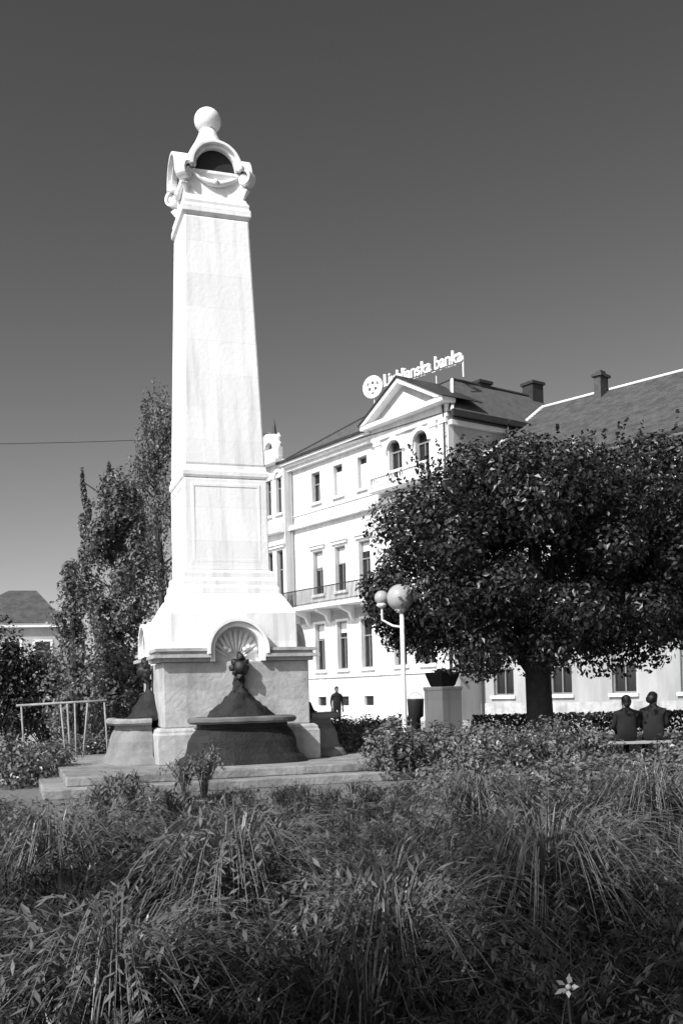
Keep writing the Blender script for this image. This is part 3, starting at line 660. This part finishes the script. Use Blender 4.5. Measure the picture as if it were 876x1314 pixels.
# long arching blades
def clump(b, x, y, h, spread, n, r, wd=.012, seg=6):
    for _ in range(n):
        a = r.uniform(0,2*PI); L = h*r.uniform(.75,1.35); out = spread*r.uniform(.25,1.1); cx, cy = math.cos(a), math.sin(a)
        bx, by = x+cx*.06*r.random(), y+cy*.06*r.random(); sidex, sidey = -cy, cx; w0 = wd*r.uniform(.6,1.25); hh = h*r.uniform(.7,1.1); k0 = len(b.v)
        fall = r.uniform(.35,1.0); tw = r.uniform(-.6,.6)
        for i in range(seg+1):
            t = i/seg; d = out*(t**1.35); z = hh*(math.sin(min(t*1.15,1)*PI*.5) - fall*max(0,t-.45)**1.6*1.5)
            w_ = w0*(1-t**2.2)+.0012; q = tw*t
            dx, dy = sidex*math.cos(q)+cx*math.sin(q)*.3, sidey*math.cos(q)+cy*math.sin(q)*.3
            b.v += [(bx+cx*d-dx*w_, by+cy*d-dy*w_, z), (bx+cx*d+dx*w_, by+cy*d+dy*w_, z+w_*.4)]
        for i in range(seg): b.f.append((k0+2*i,k0+2*i+1,k0+2*i+3,k0+2*i+2))
def fronds(b, x, y, h, spread, n, r, leaf=.045, nl=24):
    for _ in range(n):
        a = r.uniform(0,2*PI); ca, sa = math.cos(a), math.sin(a); out = spread*r.uniform(.2,1.1); hh = h*r.uniform(.7,1.12); fall = r.uniform(.3,1.0); sw = r.uniform(-.25,.25)
        P_ = []
        for i in range(8):
            t = i/7; d = out*t**1.3; q = sw*t*t*spread
            P_.append(Vector((x+ca*(d+.03)-sa*q, y+sa*(d+.03)+ca*q, hh*(math.sin(min(t*1.15,1)*PI*.5)-fall*max(0,t-.45)**1.6*1.5))))
        sd_ = Vector((-sa,ca,0)); k0 = len(b.v)
        for i,p in enumerate(P_):
            w_ = .0035*(1-i/8); b.v += [tuple(p-sd_*w_), tuple(p+sd_*w_)]
        for i in range(7): b.f.append((k0+2*i,k0+2*i+1,k0+2*i+3,k0+2*i+2))
        for j in range(nl):
            t = .22+.78*(j+r.random())/nl; f = t*7; i = min(int(f),6); p = P_[i].lerp(P_[i+1], f-i); dr = (P_[i+1]-P_[i]).normalized()
            s_ = sd_*(1 if j%2 else -1); L = leaf*r.uniform(.6,1.35)*(1.15-.5*t); u = (dr*.75+s_*.7+Vector((0,0,r.uniform(-.35,.25)))).normalized(); v = u.cross(Vector((0,0,1))+rvec(r)*.5).normalized()*L*.13
            k = len(b.v); b.v += [tuple(p), tuple(p+u*L*.45+v), tuple(p+u*L), tuple(p+u*L*.45-v)]; b.f.append((k,k+1,k+2,k+3))
r = random.Random(11)
gb = MB(); D = 2.3; nc = 0
while D < 12.5:
    hw = D*.36+.5; xx = -hw
    while xx < hw:
        x = xx+r.uniform(-.12,.12); y = D+r.uniform(-.15,.15); px = 438+x*F/y
        if 40 <= px < 270: lim = 8.0
        elif px < 40: lim = 10.5
        elif px < 500: lim = 6.4
        elif px < 570: lim = 6.4+(px-500)/70*3.6
        else: lim = 11.0
        if y < lim:
            h = r.uniform(.42,.70)*(1.0 if y<9 else .85)
            if y < 3.4: h *= .8
            if noise.noise(Vector((x*.9, y*.6, 3.0))) > -.12: fronds(gb, x, y, h*.95, h*r.uniform(.7,1.2), 34 if y<7 else 26, r, .06 if y<5 else .075, 22 if y<7 else 16)
            if noise.noise(Vector((x*.9, y*.6, 3.0))) < .22: clump(gb, x, y, h, h*r.uniform(.75,1.25), 60 if y<7 else 34, r, .0042 if y<5 else .006, 6)
            nc += 1
        xx += .36+.02*D
    D += .33+.02*D
for _ in range(260):        # ragged low tufts on the open patch before the steps
    y = r.uniform(6.3, 14.6); x = X(r.uniform(150, 545), y)
    if math.hypot(x+2.2, y-19) < 5.0: continue
    h = r.uniform(.10,.26); fronds(gb, x, y, h*1.2, h*1.3, 9, r, .06, 9); clump(gb, x, y, h, h, 16, r, .005, 5)
gbo = gb.build('long_grass', BLADE, fixn=False); tag(gbo, 'dense dark long arching grass filling the foreground', 'grass', kind='stuff')
for (px,D,h,sp,lab,n) in ((300,5.4,.92,.85,'large fountain shaped grass clump in front of the fountain basin',640),
                     (700,5.2,.92,.95,'large fountain shaped grass clump in the right foreground',640),
                     (610,8.6,.84,.80,'sunlit grass clump beside the right end of the steps',420),
                     (835,8.2,.90,.95,'arching grass clump near the right edge below the bench',420),
                     (70,6.4,.86,.9,'arching grass clump at the left edge of the picture',420),
                     (500,4.3,.78,.8,'arching grass clump low in the middle of the foreground',420),
                     (150,3.9,.74,.75,'arching grass clump low in the left foreground',420)):
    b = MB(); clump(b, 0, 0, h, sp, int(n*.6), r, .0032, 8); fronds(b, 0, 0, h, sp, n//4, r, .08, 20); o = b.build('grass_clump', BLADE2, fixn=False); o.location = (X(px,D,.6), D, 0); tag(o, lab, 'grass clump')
# broad leaved plants in front of the step
for (px,D,h,lab) in ((262,14.6,.75,'leafy plant growing over the left end of the front basin'),(235,14.3,.6,'low leafy plant before the lit plinth corner'),(165,12.6,.6,'leafy plant in front of the left part of the step'),(130,11.2,.62,'broad leaved plant in front of the left step corner'),(215,10.2,.60,'broad leaved plant nearest the camera below the lit plinth')):
    t = thing('leafy_plant', lab, 'plant', (X(px,D,.5),D,0)); b = MB(); clump(b,0,0,h,.45,12,r,.012,7); fronds(b,0,0,h,.4,26,r,.11,16); b.build('foliage', LEAF2, t, fixn=False)
gl = MB()
for _ in range(44000):
    y = r.uniform(2,30); x = r.uniform(-.45,.45)*y + r.uniform(-.5,.5)
    if -7 < x < 2.6 and 8.2 < y < 25: 
        if r.random() < (.93 if math.hypot(x+2.2, y-19) < 5.2 else .45): continue
    leaf_quads(gl, Vector((x,y,r.uniform(.01,.1))), (rvec(r)+Vector((0,0,1))).normalized(), r.uniform(.04,.09), r)
tag(gl.build('ground_cover', LEAF3, fixn=False), 'low leafy ground cover between the grasses', 'ground cover', kind='stuff')
# pale star flower low in the right foreground
fl = thing('pale_flower', 'single pale star shaped flower low in the dark grass, bottom right', 'flower', (X(727,2.75,.65),2.75,0))
zc = EYE - (1262-878)*2.75/F
MB().tube([(0,.03,0),(.02,.0,zc*.6),(0,0,zc)],.004,5).build('stem', BLADE, fl)
b = MB()
for i in range(8):
    a = i*PI/4+r.uniform(-.1,.5); d = Vector((math.cos(a),r.uniform(-.7,.2),math.sin(a))); s = Vector((-math.sin(a),0,math.cos(a))); L=r.uniform(.024,.05)
    c = Vector((0,-.015,zc)); b.add([c+d*.008,c+d*L*.6+s*.007,c+d*L,c+d*L*.6-s*.007],[(0,1,2,3)])
b.ball((0,-.02,zc),.008,8); b.build('petals', PETAL, fl, fixn=False)

# ------------------------------------------------------------------ street furniture
LD = 17.6
lamp = thing('globe_lamp', 'white post with two opal globe lamps left of the round tree', 'street lamp', (X(518,LD,1.5), LD, 0))
MB().lathe([(.09,0),(.09,.08),(.055,.14),(.045,.9),(.038,3.0)],14).build('post', POSTW, lamp, smooth=True)
zg = EYE+(887-768)*LD/F
b = MB(); b.tube([(0,0,2.75),(-.02,0,2.9),(-.02,0,zg-.2)],.03,8); b.tube([(0,0,2.62),(-.16,.12,2.66),(-.34,.25,2.78),(-.34,.25,zg-.09)],.022,8); b.lathe([(.07,0),(.12,.06),(.10,.09)],14,(-.02,0,zg-.27)); b.lathe([(.06,0),(.10,.05),(.08,.08)],14,(-.34,.25,zg-.15))
b.build('bracket', POSTW, lamp, smooth=True)
MB().ball((-.02,0,zg),.24,28).build('globe', LAMPW, lamp, smooth=True)
MB().ball((-.34,.25,zg+.03),.13,24).build('globe', LAMPW, lamp, smooth=True)

pd = thing('stone_planter', 'square pale stone pillar with a dark planter bowl on top, beside the lamp', 'planter', (X(568,24,1.4),24,0), R(38))
MB().sqlathe([(.72,0),(.72,.2),(.64,.22),(.64,1.46),(.68,1.49),(.68,1.56)]).build('pillar', STONE, pd, .01)
MB().sqlathe([(.40,1.562),(.44,1.60),(.58,1.84),(.60,1.90),(.54,1.91)]).build('bowl', DSTONE_SHADE, pd, .01)
b = crown([(0,0,1.94,.26,.26,.06)], 260, .06, 4); b.build('foliage', LEAF, pd, fixn=False)
bn = thing('litter_bin', 'small dark round bin with a hoop handle in front of the white wall', 'bin', (X(533,26,1.2),26,0))
MB().lathe([(.12,0.0),(.12,.75),(.2,.8),(.22,1.22),(.23,1.26),(.19,1.27)],16).build('body', IRON, bn, smooth=True)
b = MB(); b.ring(0,1.24,.17,.21,-.02,.02,0,PI,16,leg=0); b.build('handle', POSTW, bn)

rl = thing('white_railing', 'low white metal railing on slanting posts left of the fountain', 'railing', (X(85,20.5,1.3),20.5,0), R(-3))
zr = EYE-(899-895)*20.5/F
MB().tube([(-1.05,0,zr-.04),(.85,0,zr+.02)],.026,8).build('rail', RAILP, rl, smooth=True)
for x,l in ((-.95,0.05),(.18,.0),(-.12,.10),(.45,-.16),(.80,.06),(.02,.05)):
    MB().tube([(x+l,0,0),(x,0,zr-.02)],.019,6).build('post', RAILP, rl, smooth=True)
wr = MB(); pts=[]
for i in range(21):
    t=i/20; pts.append((-22+20*t, 34, 1.5+9.0+ .25*(2*t-1)**2 -.3*t))
wr.tube(pts,.013,5); tag(wr.build('overhead_wire', GUTTER), 'thin dark overhead wire crossing the sky to the spiky tree', 'wire')

# ------------------------------------------------------------------ bench and people
BDis = 18.0
bench = thing('park_bench', 'backless pale wooden bench under the two seated people', 'bench', (X(812,BDis,.45),BDis,0), R(-4))
for y in (-.17,0.0,.17): MB().box(-.82,.82,y-.07,y+.07,.42,.46).build('seat_slat', WOOD, bench, .006)
for x in (-.6,.6):
    b = MB(); b.box(x-.035,x+.035,-.2,-.14,0,.418); b.box(x-.035,x+.035,.14,.2,0,.418); b.box(x-.03,x+.03,-.14,.14,.36,.418); b.build('leg', IRON, bench)

def person(label, loc, rz, J, E, rad, headz, cloth, hair_pts, group=None, scale=1.0):
    """J: joints, E: edges, rad: radii -> one continuous skinned body; faces above the collar become skin"""
    me = bpy.data.meshes.new('person'); me.from_pydata([tuple(Vector(j)*scale) for j in J], E, [])
    o = bpy.data.objects.new('person', me); COL.objects.link(o)
    sk = o.modifiers.new('skin','SKIN'); sk.use_smooth_shade = True
    for i, q in enumerate(rad):
        q = q if isinstance(q,(tuple,list)) else (q,q)
        me.skin_vertices[0].data[i].radius = (q[0]*scale,q[1]*scale)
    me.skin_vertices[0].data[0].use_root = True
    ss = o.modifiers.new('sub','SUBSURF'); ss.levels = 2; ss.render_levels = 2
    bpy.context.view_layer.update()
    dg = bpy.context.evaluated_depsgraph_get(); m2 = bpy.data.meshes.new_from_object(o.evaluated_get(dg))
    o.modifiers.clear(); o.data = m2; m2.materials.clear(); m2.materials.append(cloth); m2.materials.append(SKIN)
    for p in m2.polygons:
        p.use_smooth = True
        if p.center.z > headz*scale: p.material_index = 1
    tag(o, label, 'person', group); o.location = loc; o.rotation_euler = (0,0,rz)
    hb = MB()
    for (x,y,z,rr,szz) in hair_pts: hb.ball((x*scale,y*scale,z*scale), rr*scale, 14, szz)
    hb.rough(.008, 25); hb.build('hair', HAIR, o, smooth=True)
    return o
def hand(J,E,rad,wi,wp,d,side):
    """palm + four fingers + thumb, from wrist index wi at point wp along direction d"""
    d = Vector(d).normalized(); s = Vector((side,0,0)); base = Vector(wp)
    J.append(tuple(base+d*.05)); pi_ = len(J)-1; E.append((wi,pi_)); rad.append((.032,.016))
    for k,(o_,L) in enumerate(((-.027,.075),(-.009,.085),(.009,.08),(.027,.062))):
        a = base+d*.085+s*o_; q = a+d*L*.5+Vector((0,0,-.012)); e_ = a+d*L*.85+Vector((0,0,-.035))
        n = len(J); J.extend([tuple(a),tuple(q),tuple(e_)]); E.extend([(pi_,n),(n,n+1),(n+1,n+2)]); rad.extend([.010,.009,.008])
    n = len(J); a = base+d*.035-s*.036; J.extend([tuple(a),tuple(a+d*.04-s*.012)]); E.extend([(pi_,n),(n,n+1)]); rad.extend([.012,.010])
def seated(lean=0.0, turn=0.0):
    # faces +Y (away from the camera); seat top z = .46
    J=[(0,0,.56),(0,.01+lean*.2,.72),(0,.02+lean*.5,.90),(0,.0+lean*.8,1.03),(0,-.005+lean,1.09),(turn*.02,.02+lean,1.15),(turn*.03,.03+lean,1.21),(turn*.03,.03+lean,1.27)]
    E=[(0,1),(1,2),(2,3),(3,4),(4,5),(5,6),(6,7)]
    rad=[(.20,.15),(.19,.14),(.215,.14),(.17,.105),(.068,.065),(.065,.075),(.078,.092),(.06,.07)]
    for s in (-1,1):
        n=len(J); J+= [(s*.10,.05,.54),(s*.13,.44,.53),(s*.14,.46,.10),(s*.14,.56,.06)]
        E+=[(0,n),(n,n+1),(n+1,n+2),(n+2,n+3)]; rad+=[.095,.062,.045,.04]
        n=len(J); J+= [(s*.19,-.01+lean*.8,1.00),(s*.24,.05+lean*.4,.76),(s*.12,.27,.64)]
        E+=[(3,n),(n,n+1),(n+1,n+2)]; rad+=[.065,.048,.03]
        hand(J,E,rad,n+2,J[n+2],(-s*.4,.8,-.2),s)
    return J,E,rad
hz = 0.02
J,E,rad = seated(.02,-.3)
hp = [(0,.02,1.26,.088,1.0),(0,-.03,1.22,.08,1.05),(.0,-.045,1.17,.065,.9)]
person('dark dressed person seated on the left half of the bench, back turned', (X(804,BDis,.9),BDis,-.0), R(3), J,E,rad, 1.115, CLOTH, hp, 'people seated on the bench', .97)
J,E,rad = seated(.05,.6)
hp = [(-.0,.06,1.265,.092,1.0),(-.02,-.0,1.235,.09,1.0),(-.05,.0,1.215,.075,1.0)]
person('larger dark dressed person seated on the right half of the bench, leaning', (X(838,BDis,.9),BDis,0), R(-14), J,E,rad, 1.13, CLOTH2, hp, 'people seated on the bench', 1.0)
# standing person far off before the white wall
J=[(0,0,.95),(0,0,1.15),(0,0,1.34),(0,0,1.44),(0,0,1.50),(0,-.01,1.57),(0,-.015,1.64),(0,-.01,1.70)]
E=[(i,i+1) for i in range(7)]; rad=[(.21,.15),(.19,.13),(.21,.13),(.15,.09),(.06,.06),(.062,.07),(.076,.09),(.055,.065)]
for s in (-1,1):
    n=len(J); J+=[(s*.10,0,.88),(s*.11,.01*s,.48),(s*.11,.03*s,.09),(s*.12,-.10+.03*s,.04)]; E+=[(0,n),(n,n+1),(n+1,n+2),(n+2,n+3)]; rad+=[.09,.062,.042,.035]
    n=len(J); J+=[(s*.20,0,1.38),(s*.25,.03,1.12),(s*.24,-.04,.88)]; E+=[(3,n),(n,n+1),(n+1,n+2)]; rad+=[.062,.045,.028]
    hand(J,E,rad,n+2,J[n+2],(0,-.1,-1),s)
person('distant dark dressed person standing before the white building', (X(432,40,1.2),40,0), R(20), J,E,rad, 1.53, CLOTH, [(0,.01,1.68,.085,1.0),(0,.03,1.64,.08,1.0)], None, .98)
